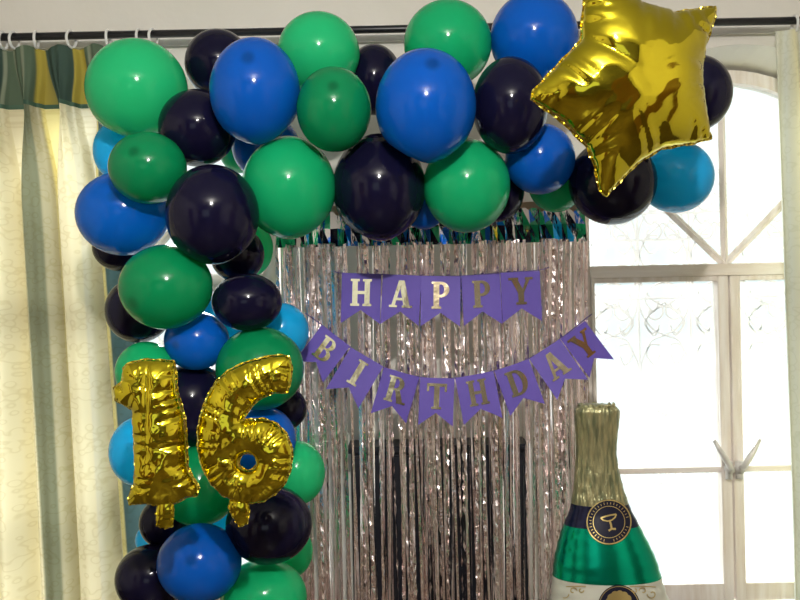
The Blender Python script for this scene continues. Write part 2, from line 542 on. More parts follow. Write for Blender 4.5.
    for i in range(len(xs) - 1):
        xm = (xs[i] + xs[i + 1]) / 2
        for z in (RAILZ - .11, RAILZ - .73, RAILZ + .30, SPRING + .22, SPRING + .02):
            hgt = math.hypot(max(z - SPRING, 0), xm - cx)
            if hgt > W - .05: continue
            for sgn in (-1, 1):
                scroll(xm, z, -sgn, 1, .042)
                pts = [(xm, gy, z - .005), (xm + sgn * .03, gy, z - .03), (xm + sgn * .075, gy, z - .075), (xm + sgn * .05, gy, z - .12), (xm + sgn * .02, gy, z - .105)]
                tube(bm, catmull(pts, 5, False), r * .8, 5)
                pts = [(xm + sgn * .02, gy, z - .165), (xm + sgn * .06, gy, z - .17), (xm + sgn * .09, gy, z - .24), (xm + sgn * .09, gy, z - .33), (xm + sgn * .05, gy, z - .40), (xm, gy, z - .43)]
                tube(bm, catmull(pts, 5, False), r * .8, 5)
                pts = [(xm, gy, z - .43), (xm + sgn * .05, gy, z - .45), (xm + sgn * .07, gy, z - .50), (xm + sgn * .04, gy, z - .54), (xm + sgn * .02, gy, z - .50)]
                tube(bm, catmull(pts, 5, False), r * .8, 5)
    part('scroll_grille', bm, M['grille'])
    return root


window(1, WCX[1])
window(2, WCX[2])

# ------------------------------------------------------------------ curtain rod, rings, curtains
ROD_D = 2.90
ra, rb = P(-90, 39, ROD_D), P(880, 19, ROD_D)
ROD_Z = (ra.z + rb.z) / 2
ROD_Y = ROD_D - 3.0
bm = bmesh.new()
x0, x1 = RX0 + .45, RX1 - .45
tube(bm, [(x0 - 0, ROD_Y, ROD_Z), (x1, ROD_Y, ROD_Z)], 0.0125, 16)
rod = obj('curtain_rod', bm, M['rod'], smooth=True)
for v in rod.data.vertices: v.co -= Vector((0, ROD_Y, ROD_Z))
rod.location = (0, ROD_Y, ROD_Z)
tag(rod, 'long black metal curtain rod running across the wall above the arch', 'curtain rod')
for x in (x0, x1):
    bm = bmesh.new(); bmesh.ops.create_uvsphere(bm, u_segments=20, v_segments=12, radius=.026)
    for v in bm.verts: v.co.x += x
    obj('finial', bm, M['rod'], rod, smooth=True)
for x in (x0 + .06, 0.11, x1 - .06):
    bm = bmesh.new(); tube(bm, [(x, 0.01, 0), (x, -ROD_Y - 0.002, 0)], .008, 10); tube(bm, [(x, -ROD_Y - .01, 0), (x, -ROD_Y, 0)], .025, 16)
    obj('bracket', bm, M['rod'], rod)

ring_me = None
RING_LABELS = [(3, 'white curtain ring at the far left edge of the rod, first from the left'),
               (14, 'white curtain ring second from the left on the rod'),
               (36, 'white curtain ring above the first full pinch pleat, third from the left'),
               (71, 'white curtain ring above the yellow stripe of the heading, fourth from the left'),
               (108, 'white curtain ring just above the top left bright green balloon, fifth from the left'),
               (139, 'white curtain ring sixth from the left, right of the bright green balloon'),
               (153, 'white curtain ring nearest the blue and black balloons, seventh from the left'),
               (795, 'white curtain ring over the right pale curtain, right end of the rod')]
RING_X = []
for px, lab in RING_LABELS:
    X = P(px, 35, ROD_D).x
    RING_X.append(X)
    if ring_me is None:
        bm = bmesh.new()
        tube(bm, [(0, .024 * math.cos(2 * PI * i / 24), .026 * math.sin(2 * PI * i / 24) - .011) for i in range(24)], .0045, 8, closed=True)
        o = obj('curtain_ring', bm, M['ring'], smooth=True)
        ring_me = o.data
    else:
        o = bpy.data.objects.new('curtain_ring', ring_me); COL.objects.link(o)
    o.location = (X, ROD_Y, ROD_Z)
    o.rotation_euler.z = R.uniform(-.35, .35)
    tag(o, lab, 'curtain ring', 'white rings along the curtain rod')


def sheet(name, fn, nu, nv, mat, parent, uvfn):
    bm = bmesh.new()
    uvl = bm.loops.layers.uv.new('UVMap')
    g = [[bm.verts.new(fn(i / nu, j / nv)) for i in range(nu + 1)] for j in range(nv + 1)]
    uvs = {}
    for j in range(nv + 1):
        for i in range(nu + 1):
            uvs[g[j][i]] = uvfn(i / nu, j / nv)
    for j in range(nv):
        for i in range(nu):
            f = bm.faces.new([g[j][i], g[j][i + 1], g[j + 1][i + 1], g[j + 1][i]])
            f.smooth = True
            for l in f.loops:
                l[uvl].uv = uvs[l.vert]
    return obj(name, bm, mat, parent, recalc=False)


TOPZ = ROD_Z - 0.030
def left_curtain():
    root = empty('curtain', (P(50, 300, 2.9).x, ROD_Y, 0.02))
    tag(root, 'tall cream leaf-patterned curtain with green striped heading at the left', 'curtain')
    O = root.location
    xl, xr = P(-75, 300, 2.9).x, P(108, 300, 2.9).x
    LEN = TOPZ - .03
    pinpx = [-82, -46, -8, 27, 62, 97, 128]
    pin = [P(p, 110, 2.9).x for p in pinpx]
    xa, xb = P(-75, 300, 2.9).x, P(108, 300, 2.9).x
    pxu = lambda u: -75 + 183 * u

    def pos(u, z):
        t = (TOPZ - z) / LEN
        px = pxu(u)
        x = xl + (xr - xl) * u
        zp = TOPZ - z
        pinch = math.exp(-((zp - .195) / (.085 if zp < .195 else .16)) ** 2)
        ph = 2 * PI * float(np.interp(x, pin, range(len(pin))))      # a pinned pleat at every whole turn
        near = min(pin, key=lambda p: abs(x - p))
        dx = x - near
        k = math.exp(-(dx / .062) ** 2)
        x -= dx * .85 * pinch * k
        spread = float(np.interp(px, [-75, 0, 24, 50, 72, 90, 108], [0, 5, 20, 20, 23, 29, 36])) * 2.9 / F * min(1.1, (zp / 1.55) ** .8)
        amp = .012 + .036 * min(1, zp / .5)
        fold = -math.cos(ph) + .32 * math.sin(2 * ph + 1.0 + 1.5 * t) * min(1, zp / .3) + .14 * math.sin(3 * ph + 2.5 * t + u * 5)
        y = amp * fold - .026 * pinch * math.exp(-(dx / .018) ** 2)
        # small tucked creases running out of each pinch
        y += .006 * math.sin(dx * 260) * math.exp(-(dx / .05) ** 2) * math.exp(-((zp - .2) / .16) ** 2)
        sag = -.012 * (1 - math.cos(ph)) / 2 * math.exp(-zp / .07)
        return Vector((x + spread + .25 * amp * math.sin(ph), ROD_Y + y, z + sag)) - O
    HB = 0.185
    uvx = lambda u: (pxu(u) + 80) / 200
    sheet('heading', lambda u, v: pos(u, TOPZ - HB * v), 300, 20, M['heading'], root, lambda u, v: (uvx(u), -HB * v))
    sheet('binding', lambda u, v: pos(u, TOPZ - HB + .002 - .014 * v) + Vector((0, -.0015, 0)), 300, 2, M['tape'], root, lambda u, v: (uvx(u), v))
    sheet('drape', lambda u, v: pos(u, TOPZ - HB - (LEN - HB) * v), 320, 80, M['drape'], root, lambda u, v: (uvx(u), -(LEN - HB) * v))
    return root


def right_curtain():
    root = empty('curtain', (P(840, 300, 2.88).x, ROD_Y, 0.02))
    tag(root, 'pale sage curtain hanging at the right edge over the window', 'curtain')
    O = root.location
    xl, xr = P(780, 300, 2.9).x, P(930, 300, 2.9).x
    LEN = TOPZ - .03

    def pos(u, z):
        zp = TOPZ - z
        x = xl + (xr - xl) * u + .024 * min(1, zp / 1.6) * (1 - u)
        ph = 2 * PI * 6.5 * u
        amp = .010 + .026 * min(1, zp / .3)
        y = amp * (math.sin(ph) + .3 * math.sin(2 * ph + 1))
        return Vector((x + .3 * amp * math.cos(ph), ROD_Y + y, z)) - O
    sheet('heading', lambda u, v: pos(u, TOPZ - .10 * v), 120, 8, M['sheer'], root, lambda u, v: (u * 1.2, -.1 * v))
    sheet('drape', lambda u, v: pos(u, TOPZ - .10 - (LEN - .10) * v), 160, 40, M['sheer'], root, lambda u, v: (u * 1.2, -.1 - (LEN - .1) * v))


left_curtain()
right_curtain()

# ------------------------------------------------------------------ dark cabinet behind the fringe
ca, cb = P(347, 447, 2.82), P(530, 445, 2.82)
root = empty('cabinet', ((ca.x + cb.x) / 2, -0.1, 0))
tag(root, 'dark cabinet standing against the wall behind the silver foil fringe', 'cabinet')
w2 = (cb.x - ca.x) / 2
zt = (ca.z + cb.z) / 2
bm = bmesh.new(); box(bm, -w2 + .01, w2 - .01, -.06, .08, 0.0, zt - .02); bevel(bm, .003, 1); obj('body', bm, M['dark'], root)
bm = bmesh.new(); box(bm, -w2, w2, -.075, .08, zt - .02, zt); bevel(bm, .003, 1); obj('top', bm, M['dark'], root)
for s in (-1, 1):
    bm = bmesh.new(); a, b = sorted((s * .004, s * (w2 - .02))); box(bm, a, b, -.072, -.06, .06, zt - .03); bevel(bm, .003, 1); obj('door', bm, M['dark'], root)

# ------------------------------------------------------------------ foil fringe curtain
FD = 2.70
def fringe():
    top = P(430, 214, FD)
    x0, x1 = P(281, 300, FD).x, P(588, 300, FD).x
    FY = FD - 3.0
    root = empty('foil_fringe_curtain', ((x0 + x1) / 2, FY, .06))
    tag(root, 'silver rose foil fringe curtain hanging behind the purple banners', 'fringe curtain')
    O = root.location
    ztop = P(520, 208, FD).z
    zcut = P(430, 244, FD).z
    # wooden batten the foil is taped to
    bm = bmesh.new(); box(bm, x0 - O.x - .01, x1 - O.x + .004, -.004, .012, ztop - .005 - O.z, ztop + .018 - O.z); bevel(bm, .002, 1)
    obj('batten', bm, M['dowel'], root)
    # uncut crumpled header: folded facets leaning forward at the bottom
    def slope(z):
        t = max(0.0, (ztop - z))
        return -.045 * (1 - math.exp(-t / .07)) * math.exp(-max(0, t - .10) / .16)
    bm = bmesh.new()
    cols = []
    x = x0 - .004
    while x < x1 + .004:
        a_ = (.007 if len(cols) % 2 else -.004) + R.uniform(-.004, .004)
        cols.append((x, a_, a_ + R.uniform(-.003, .003), R.uniform(-.002, .002)))
        x += R.choice((.004, .014, .022, .028))
    rows = 2
    for c in range(len(cols) - 1):
        prev = None
        for r in range(rows + 1):
            t = r / rows
            vs = []
            for (xx, a, b, dxx) in (cols[c], cols[c + 1]):
                z = ztop + .5 * b * (1 - t) - (ztop - zcut + .004) * t
                vs.append(bm.verts.new((xx + dxx * t - O.x, -.004 + slope(z) + a * (1 - t) + b * t + .004 * math.sin(t * 7 + b * 300), z - O.z)))
            if prev: bm.faces.new([prev[0], prev[1], vs[1], vs[0]])
            prev = vs
    bmesh.ops.remove_doubles(bm, verts=bm.verts[:], dist=1e-6)
    obj('header', bm, M['header'], root, recalc=False)
    # cut strips: far too many to count
    bm = bmesh.new()
    gaps = [(350, 357), (391, 397), (435, 440), (477, 484), (497, 500), (526, 530), (408, 411), (452, 455), (369, 371), (462, 464)]
    zb = .08
    px = 281.0
    pos = []
    n = 185
    for k in range(n):
        q = 281 + 307 * (k + R.uniform(-.6, .6)) / n
        if any(a - .3 < q < b + .3 for a, b in gaps) and R.random() < .93: continue
        pos.append(q)
    for q in pos:
        X = P(q, 300, FD).x
        yy = R.uniform(-.022, .014)
        wd = R.choice([.006, .008, .009, .011])
        ang = R.uniform(-1.2, 1.2)
        tw = R.uniform(-2.2, 2.2)
        ph = R.uniform(0, 6)
        ns = 90
        crk = R.random() < .35
        prev = None
        zs = zcut + .006 - R.uniform(0, .004)
        zend = zb + R.uniform(0, .06)
        drift = R.uniform(-.012, .012)
        for s in range(ns + 1):
            t = s / ns
            z = zs + (zend - zs) * t
            a = ang + tw * t + .35 * math.sin(ph + t * 9) + (R.uniform(-.5, .5) if crk else R.uniform(-.07, .07))
            cx = X + drift * t + .004 * math.sin(ph * 2 + t * 5) + (R.uniform(-.0008, .0008) if crk else 0)
            cy = yy + slope(z) + .005 * math.sin(ph + t * 7) + (R.uniform(-.002, .002) if crk else R.uniform(-.0005, .0005))
            c, sn = math.cos(a) * wd / 2, math.sin(a) * wd / 2
            A = bm.verts.new((cx - c - O.x, cy - sn, z - O.z)); B = bm.verts.new((cx + c - O.x, cy + sn, z - O.z))
            if prev: bm.faces.new([prev[0], prev[1], B, A])
            prev = (A, B)
    f = obj('fringe', bm, M['fringe'], root, recalc=False)
    f['kind'] = 'stuff'


fringe()

# ------------------------------------------------------------------ purple bunting banners
def rect(x0, z0, x1, z1): return [(x0, z0), (x1, z0), (x1, z1), (x0, z1)]


def bowl(cx, cz, rx, rz, tx, tz, a0=-90, a1=90, n=12):
    out = []
    for i in range(n):
        p, q = math.radians(a0 + (a1 - a0) * i / n), math.radians(a0 + (a1 - a0) * (i + 1) / n)
        out.append([(cx + (rx - tx) * math.cos(p), cz + (rz - tz) * math.sin(p)), (cx + rx * math.cos(p), cz + rz * math.sin(p)),
                    (cx + rx * math.cos(q), cz + rz * math.sin(q)), (cx + (rx - tx) * math.cos(q), cz + (rz - tz) * math.sin(q))])
    return out


def stem(x0, x1, s=.07, z0=0, z1=1, h=.09):
    return [rect(x0, z0, x1, z1), rect(x0 - s, z0, x1 + s, z0 + h), rect(x0 - s, z1 - h, x1 + s, z1)]


GL = {
    'H': (stem(.08, .28) + stem(.54, .74) + [rect(.2, .44, .6, .56)], .82),
    'A': ([[(.07, 0), (.20, 0), (.47, 1), (.33, 1)], [(.56, 0), (.80, 0), (.55, 1), (.33, 1)], rect(.22, .26, .62, .36),
           rect(0, 0, .30, .085), rect(.48, 0, .88, .085)], .88),
    'P': (stem(.08, .30, .07) + bowl(.36, .71, .32, .29, .2, .1) + [rect(.28, .90, .40, 1), rect(.28, .42, .40, .52)], .70),
    'Y': ([rect(.31, 0, .53, .5), rect(.22, 0, .62, .09), [(.31, .42), (.53, .50), (.27, 1), (.03, 1)], [(.42, .40), (.53, .42), (.80, 1), (.66, 1)],
           rect(-.04, .91, .34, 1), rect(.58, .91, .88, 1)], .84),
    'B': (stem(.08, .30, .07) + bowl(.38, .74, .27, .26, .19, .09) + bowl(.38, .275, .34, .275, .21, .09) + [rect(.28, .91, .4, 1), rect(.28, .47, .4, .56), rect(.28, 0, .4, .09)], .74),
    'I': (stem(.10, .34, .09), .44),
    'R': (stem(.08, .30, .07) + bowl(.36, .73, .31, .27, .2, .09) + [rect(.28, .91, .4, 1), rect(.28, .46, .4, .55), [(.36, .50), (.56, .50), (.80, 0), (.54, 0)], rect(.52, 0, .88, .085)], .84),
    'T': ([rect(.29, 0, .51, 1), rect(.20, 0, .60, .09), rect(0, .88, .80, 1), rect(0, .68, .09, 1), rect(.71, .68, .80, 1)], .80),
    'D': (stem(.08, .30, .07) + bowl(.36, .5, .44, .5, .23, .1, n=18) + [rect(.28, .9, .4, 1), rect(.28, 0, .4, .1)], .82),
}
BD = 2.63
PXM = BD / F


def banner(word, flags, cordpts, name, label):
    mid = P(430, sum(f[1] for f in flags) / len(flags), BD)
    root = empty(name, mid)
    tag(root, label, 'banner', 'purple letter banners on the foil fringe')
    pts = [P(x, y, BD + .004) - mid for x, y in cordpts]
    bm = bmesh.new(); tube(bm, catmull([tuple(p) for p in pts], 6, False), .0018, 6); obj('cord', bm, M['cord'], root, smooth=True)
    for k, (ch, (ax, ay, bx, by, hgt)) in enumerate(zip(word, flags)):
        yoff = (-.006, -.011)[k % 2]
        A, B = P(ax, ay, BD), P(bx, by, BD)
        w = (B - A).length + .001
        e = (B - A).normalized()
        ang = math.atan2(e.z, e.x)
        h = hgt * PXM
        bm = bmesh.new()
        # front sheet gently curled, swallow-tailed, thin card
        nu, nv = 10, 12
        curl = R.uniform(-.002, .003)
        lean = R.uniform(-.004, .022)
        notch = .27 * h
        def fp(u, v, t):
            zb = -(h - notch * (1 - abs(2 * u - 1)))
            z = zb * v
            y = curl * (4 * (u - .5) ** 2) + lean * z / h + t
            return (u * w, y, z)
        for t in (0, .0012):
            g = [[bm.verts.new(fp(i / nu, j / nv, t)) for i in range(nu + 1)] for j in range(nv + 1)]
            for j in range(nv):
                for i in range(nu):
                    bm.faces.new([g[j][i], g[j][i + 1], g[j + 1][i + 1], g[j + 1][i]])
            if t == 0: g0 = g
            else: g1 = g
        rim = lambda g: [g[0][i] for i in range(nu + 1)] + [g[j][nu] for j in range(1, nv + 1)] + [g[nv][i] for i in range(nu - 1, -1, -1)] + [g[j][0] for j in range(nv - 1, 0, -1)]
        r0, r1 = rim(g0), rim(g1)
        for i in range(len(r0)):
            bm.faces.new([r0[i], r0[(i + 1) % len(r0)], r1[(i + 1) % len(r0)], r1[i]])
        fo = obj('flag', bm, M['purple'], root, smooth=False)
        fo.location = A - mid + Vector((0, yoff, 0))
        fo.rotation_euler = (0, -ang, 0)
        # foil letter stuck on the flag, following its curl
        polys, lw = GL[ch]
        H = .54 * h
        WX = H * .98
        bm = bmesh.new()
        u0 = w / 2 - lw * WX / 2
        for po in polys:
            prism(bm, [(u0 + p[0] * WX, -h * .65 + p[1] * H) for p in po], 0, .0008)
        for v in bm.verts:
            u = v.co.x / w
            v.co.y = v.co.y - .0024 + curl * (4 * (u - .5) ** 2) + lean * v.co.z / h
        obj('letter', bm, M['letter'], fo)


banner('HAPPY', [(342, 273, 381, 274, 50), (383, 274, 421, 276, 50), (421, 276, 460, 276.5, 50), (461, 276, 499, 274, 50), (500, 273, 539, 271, 50)],
       [(334, 271), (342, 273), (381, 274.5), (421, 276), (460, 276), (500, 273), (539, 270), (549, 267)],
       'letter_banner', 'upper purple pennant banner with gold letters spelling HAPPY')
banner('BIRTHDAY', [(322, 325, 350, 346, 45), (351, 347, 383, 366, 48), (384, 367, 419, 377, 48), (420, 377, 454, 378.5, 47), (455, 378, 493, 371, 47),
                    (494, 371, 528, 359, 47), (529, 359, 559, 339, 48), (560, 339, 584, 321, 48)],
       [(305, 313), (322, 325), (350, 347), (383, 367), (420, 377), (454, 378), (493, 371), (528, 359), (560, 339), (584, 320), (592, 314)],
       'letter_banner', 'lower curved purple pennant banner with gold letters spelling BIRTHDAY')

# ------------------------------------------------------------------ latex balloons
G, D, B, K, S, L = 'green', 'deep', 'blue', 'navy', 'sky', 'light'
BAL = [
    # cx, cy, rx, ry, colour, layer, tip offset (fraction of radius) , label
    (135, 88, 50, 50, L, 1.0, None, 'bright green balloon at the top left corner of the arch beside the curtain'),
    (217, 62, 33, 34, K, 2.0, None, 'black balloon at the top left tucked behind the big blue one, under the rod'),
    (254, 90, 45, 53, B, .4, (.0, .42), 'large blue balloon in the top left of the arch, touching the black rod'),
    (196, 127, 38.5, 38.5, K, .8, None, 'black balloon between the top left bright green and large blue balloons'),
    (146, 167, 38.5, 36, D, .5, (-.1, .3), 'dark green balloon below the top left bright green one'),
    (117, 150, 25, 30, S, 2.2, None, 'sky blue balloon peeping out left behind the two top left greens'),
    (121, 213, 46, 42, B, 1.1, (.1, .3), 'large blue balloon bulging farthest left out of the arch column'),
    (211, 214, 46, 50, K, .6, None, 'largest black balloon at the bend of the left column'),
    (236, 254, 27, 28, K, 1.4, None, 'black balloon half hidden below the largest black one of the left column'),
    (119, 247, 28, 24, K, 2.0, None, 'black balloon of which a sliver shows under the leftmost blue one'),
    (164, 287, 46, 42.5, D, .4, (-.48, -.38), 'dark green balloon with a darker spot midway down the left column'),
    (137, 310, 33, 33, K, 1.4, None, 'black balloon left of and behind the spotted dark green one'),
    (246, 302, 35, 29, K, .7, None, 'small oval black balloon at the right of the left column above the blue edge'),
    (195, 341, 32, 29.5, B, .8, (-.45, -.1), 'small blue balloon above the gold digit 1'),
    (281, 332, 27, 29, S, 1.8, None, 'sky blue balloon right of the left column beside the letter B flag'),
    (259, 369, 44, 42, D, .7, None, 'dark green balloon behind the top of the gold digit 6'),
    (144, 372, 30, 30, G, 1.0, None, 'green balloon behind the top left of the gold digit 1'),
    (192, 405, 36, 42, K, 1.1, None, 'black balloon showing between the gold digits 1 and 6'),
    (139, 452, 31, 35, S, 1.6, None, 'sky blue balloon left of the gold digit 1 beside the curtain'),
    (198, 487, 40, 40, D, 1.2, None, 'dark green balloon below and between the gold digits'),
    (262, 441, 33, 34, B, 1.2, None, 'blue balloon behind the gold digit 6, seen through its loop'),
    (284, 409, 22, 22, K, 1.9, None, 'small black balloon right of the gold digit 6 by the fringe'),
    (296, 474, 28.5, 32, L, 1.8, None, 'light green balloon right of the gold digit 6 against the fringe'),
    (268, 526, 43, 39, K, .6, None, 'large black balloon under the gold digit 6'),
    (162, 524, 24, 25, K, 1.4, None, 'small black balloon under the gold digit 1'),
    (198, 565, 42, 39, B, .3, (.0, .35), 'large blue balloon at the bottom of the left column'),
    (149, 580, 35, 33, K, .9, None, 'black balloon in the bottom left corner of the column'),
    (263, 600, 43, 38, G, .9, None, 'green balloon cut by the bottom edge of the photo'),
    (290, 553, 22, 26, L, 2.2, None, 'light green balloon mostly hidden behind the large black one under the 6'),
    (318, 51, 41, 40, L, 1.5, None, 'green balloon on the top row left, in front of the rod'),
    (333.5, 108, 37.5, 42, D, .2, (.05, .35), 'dark green balloon hanging in front below the top row left green one'),
    (374, 78, 28, 35, K, 1.9, None, 'black balloon on the top row between the two greens'),
    (448, 42, 44, 43, G, 1.4, None, 'green balloon at the top middle cutting the top edge of the photo'),
    (426, 105, 50.5, 57, B, .0, (.1, .55), 'largest blue balloon at the middle front of the top row'),
    (511, 104, 38, 48, K, .7, None, 'black balloon right of the largest blue one, near the gold star tip'),
    (535, 36, 44, 45, B, 1.5, None, 'blue balloon at the top edge left of the gold star'),
    (379, 187, 46.5, 54, K, .8, None, 'largest black balloon in the lower middle of the arch above the HAPPY banner'),
    (467, 185, 43.5, 47, G, .8, None, 'green balloon under the largest blue one, above the letter P'),
    (288, 187, 47, 51.5, G, .7, None, 'large green balloon at the inner left corner of the arch over the fringe'),
    (265, 146, 34, 32, B, 2.2, None, 'blue balloon glimpsed behind the large blue and inner corner green ones'),
    (240, 150, 22, 22, L, 2.6, None, 'light green balloon glimpsed behind the black one near the large blue'),
    (424, 206, 22, 23, B, 1.9, None, 'small blue balloon peeking out between the lower middle black and green'),
    (499, 190, 26, 31, K, 1.8, None, 'black balloon half hidden right of the lower middle green one'),
    (541, 158, 35, 35.5, B, .9, None, 'blue balloon under the left tip of the gold star'),
    (557, 182, 28, 29.5, G, 1.9, None, 'green balloon low behind the blue one left of the star point'),
    (614, 181, 43.5, 43, K, 1.2, None, 'black balloon under the bottom point of the gold star'),
    (678, 176, 37, 36, S, 1.8, None, 'sky blue balloon at the right end of the arch in front of the window'),
    (697, 92, 36, 38, K, 1.1, None, 'black balloon behind the right side of the gold star'),
    (245, 248, 27, 30, L, 2.4, None, 'light green balloon of which a rim shows beside the black ones by the window'),
    (221, 320, 26, 26, S, 2.2, None, 'sky blue balloon glimpsed between the small blue and oval black ones'),
    (214, 516, 26, 26, S, 2.1, None, 'sky blue balloon glimpsed between the bottom blue and black ones under the digits'),
    (156, 541, 22, 18, S, 2.3, None, 'sky blue balloon glimpsed left of the bottom blue one under the small black'),
]

# an off-axis sphere images slightly outwards of its centre
BAL = [(400 + (b[0] - 400) * .993, 300 + (b[1] - 300) * .993) + b[2:] for b in BAL]


def solve_depths():
    n = len(BAL)
    rays = np.array([[(b[0] - 400) / F, (300 - b[1]) / F, 1.0] for b in BAL])
    rad = np.array([(b[2] + b[3]) / 2 / F for b in BAL])
    lay = np.array([b[5] for b in BAL])
    d = 2.24 + .15 * lay
    d0 = d.copy()
    for it in range(500):
        c = rays * d[:, None]
        r = rad * d
        mv = np.zeros(n)
        for i in range(n):
            for j in range(i + 1, n):
                dv = c[i] - c[j]
                dist = math.sqrt(dv @ dv)
                need = .93 * (r[i] + r[j])
                if dist < need:
                    s = 1 if (lay[i], i) > (lay[j], j) else -1
                    p = (need - dist) * .25
                    mv[i] += s * p
                    mv[j] -= s * p
        d = d + np.clip(mv, -.02, .02)
        d += (d0 - d) * .02
        d = np.clip(d, 1.98, 2.64)
        for i in range(n):
            x = BAL[i][0]
            if x < 270: d[i] = min(d[i], 2.70)
    return d


def unit_balloon(nu=40, nv=28):
    """unit balloon along +z (tip up, tied neck down); rows of (polar fraction, points)"""
    rows = []
    prof = []
    for j in range(nv + 1):
        th = PI * j / nv
        rr = math.sin(th); z = math.cos(th)
        if z < 0: z *= 1.06; rr *= (1 - .10 * (z / 1.06) ** 4)
        prof.append((rr, z, j / nv))
    prof = [p for p in prof if not (p[1] < 0 and p[0] < .16)]
    prof += [(.10, -1.10, 1), (.05, -1.16, 1), (.045, -1.18, 1), (.075, -1.21, 1), (.07, -1.24, 1), (.045, -1.25, 1), (.09, -1.32, 1), (.085, -1.325, 1), (0.001, -1.27, 1)]
    return prof, nu


def contacts(k):
    """planes where neighbouring balloons press flat against balloon k"""
    out = []
    s = DEP[k] / F
    ci = P(BAL[k][0], BAL[k][1], DEP[k])
    for j, o in enumerate(BAL):
        if j == k: continue
        cj = P(o[0], o[1], DEP[j]); sj = DEP[j] / F
        dv = cj - ci
        Dd = dv.length
        n = dv / Dd
        def supp(b, ss):
            rx, rz = b[2] * ss, b[3] * ss
            return math.sqrt((n.x * rx) ** 2 + (n.y * (rx + rz) / 2) ** 2 + (n.z * rz) ** 2)
        ri, rj = supp(BAL[k], s), supp(o, sj)
        if Dd < ri + rj:
            t = (Dd * Dd + ri * ri - rj * rj) / (2 * Dd)
            t = max(t, .25 * ri)
            out.append((n, t))
    return out


def make_balloon(b, d, k):
    cx, cy, rx, ry, colr, lay, tip, label = b
    prof, nu = unit_balloon()
    if tip is None:
        # the neck is tied in behind, towards the core of the arch
        tx, tz = R.uniform(-.35, .35), R.uniform(-.2, .4)
        ty = -math.sqrt(max(.05, 1 - tx * tx - tz * tz))
    else:
        tx, tz = tip
        ty = -math.sqrt(max(.05, 1 - tx * tx - tz * tz))
    t = Vector((tx, ty, tz)).normalized()
    q = Vector((0, 0, 1)).rotation_difference(t).to_matrix()
    s = d / F
    Rx, Rz = rx * s, ry * s
    Ry = (Rx + Rz) / 2
    bm = bmesh.new()
    uvl = bm.loops.layers.uv.new('UVMap')
    rings = []
    for (rr, z, v) in prof:
        ring = []
        for i in range(nu):
            a = 2 * PI * i / nu
            p = q @ Vector((rr * math.cos(a), rr * math.sin(a), z))
            ring.append(bm.verts.new((p.x * Rx, p.y * Ry, p.z * Rz)))
        rings.append((ring, v))
    for k in range(len(rings) - 1):
        A, va = rings[k]; Bq, vb = rings[k + 1]
        for i in range(nu):
            f = bm.faces.new([A[i], Bq[i], Bq[(i + 1) % nu], A[(i + 1) % nu]])
            f.smooth = True
            for l in f.loops:
                l[uvl].uv = (0, (va if (l.vert in (A[i], A[(i + 1) % nu])) else vb) + (0.0 if tip else .1))
    bmesh.ops.remove_doubles(bm, verts=bm.verts[:], dist=1e-6)
    rm = Matrix.Rotation(-ROLL, 3, 'Y'); ri_ = rm.inverted()
    for n_, t_ in contacts(k):
        nl = ri_ @ n_
        for v in bm.verts:
            q_ = v.co.dot(nl) - t_
            if q_ > 0: v.co -= nl * q_
    o = obj('balloon', bm, M[colr], recalc=False)
    o.location = P(cx, cy, d)
    o.rotation_euler = (0, -ROLL, 0)
    tag(o, label, 'balloon', 'latex balloons of the arch')
    return o


DEP = solve_depths()
for k, (b, d) in enumerate(zip(BAL, DEP)):
    make_balloon(b, d, k)

# ------------------------------------------------------------------ foil balloons
def inside(poly, pts):
    x, y = pts[:, 0], pts[:, 1]
    res = np.zeros(len(pts), bool)
    n = len(poly)
    for i in range(n):
        x0, y0 = poly[i]; x1, y1 = poly[(i + 1) % n]
        c = ((y0 > y) != (y1 > y)) & (x < (x1 - x0) * (y - y0) / (y1 - y0 + 1e-12) + x0)
        res ^= c
    return res


def resample(poly, step):
    P_ = [np.array(p, float) for p in poly]
    out = []
    acc = 0.0
    n = len(P_)
    for i in range(n):
        a, b = P_[i], P_[(i + 1) % n]
        L = np.linalg.norm(b - a)
        k = max(1, int(round(L / step)))
        for s in range(k):
            out.append(tuple(a + (b - a) * s / k))
    return out


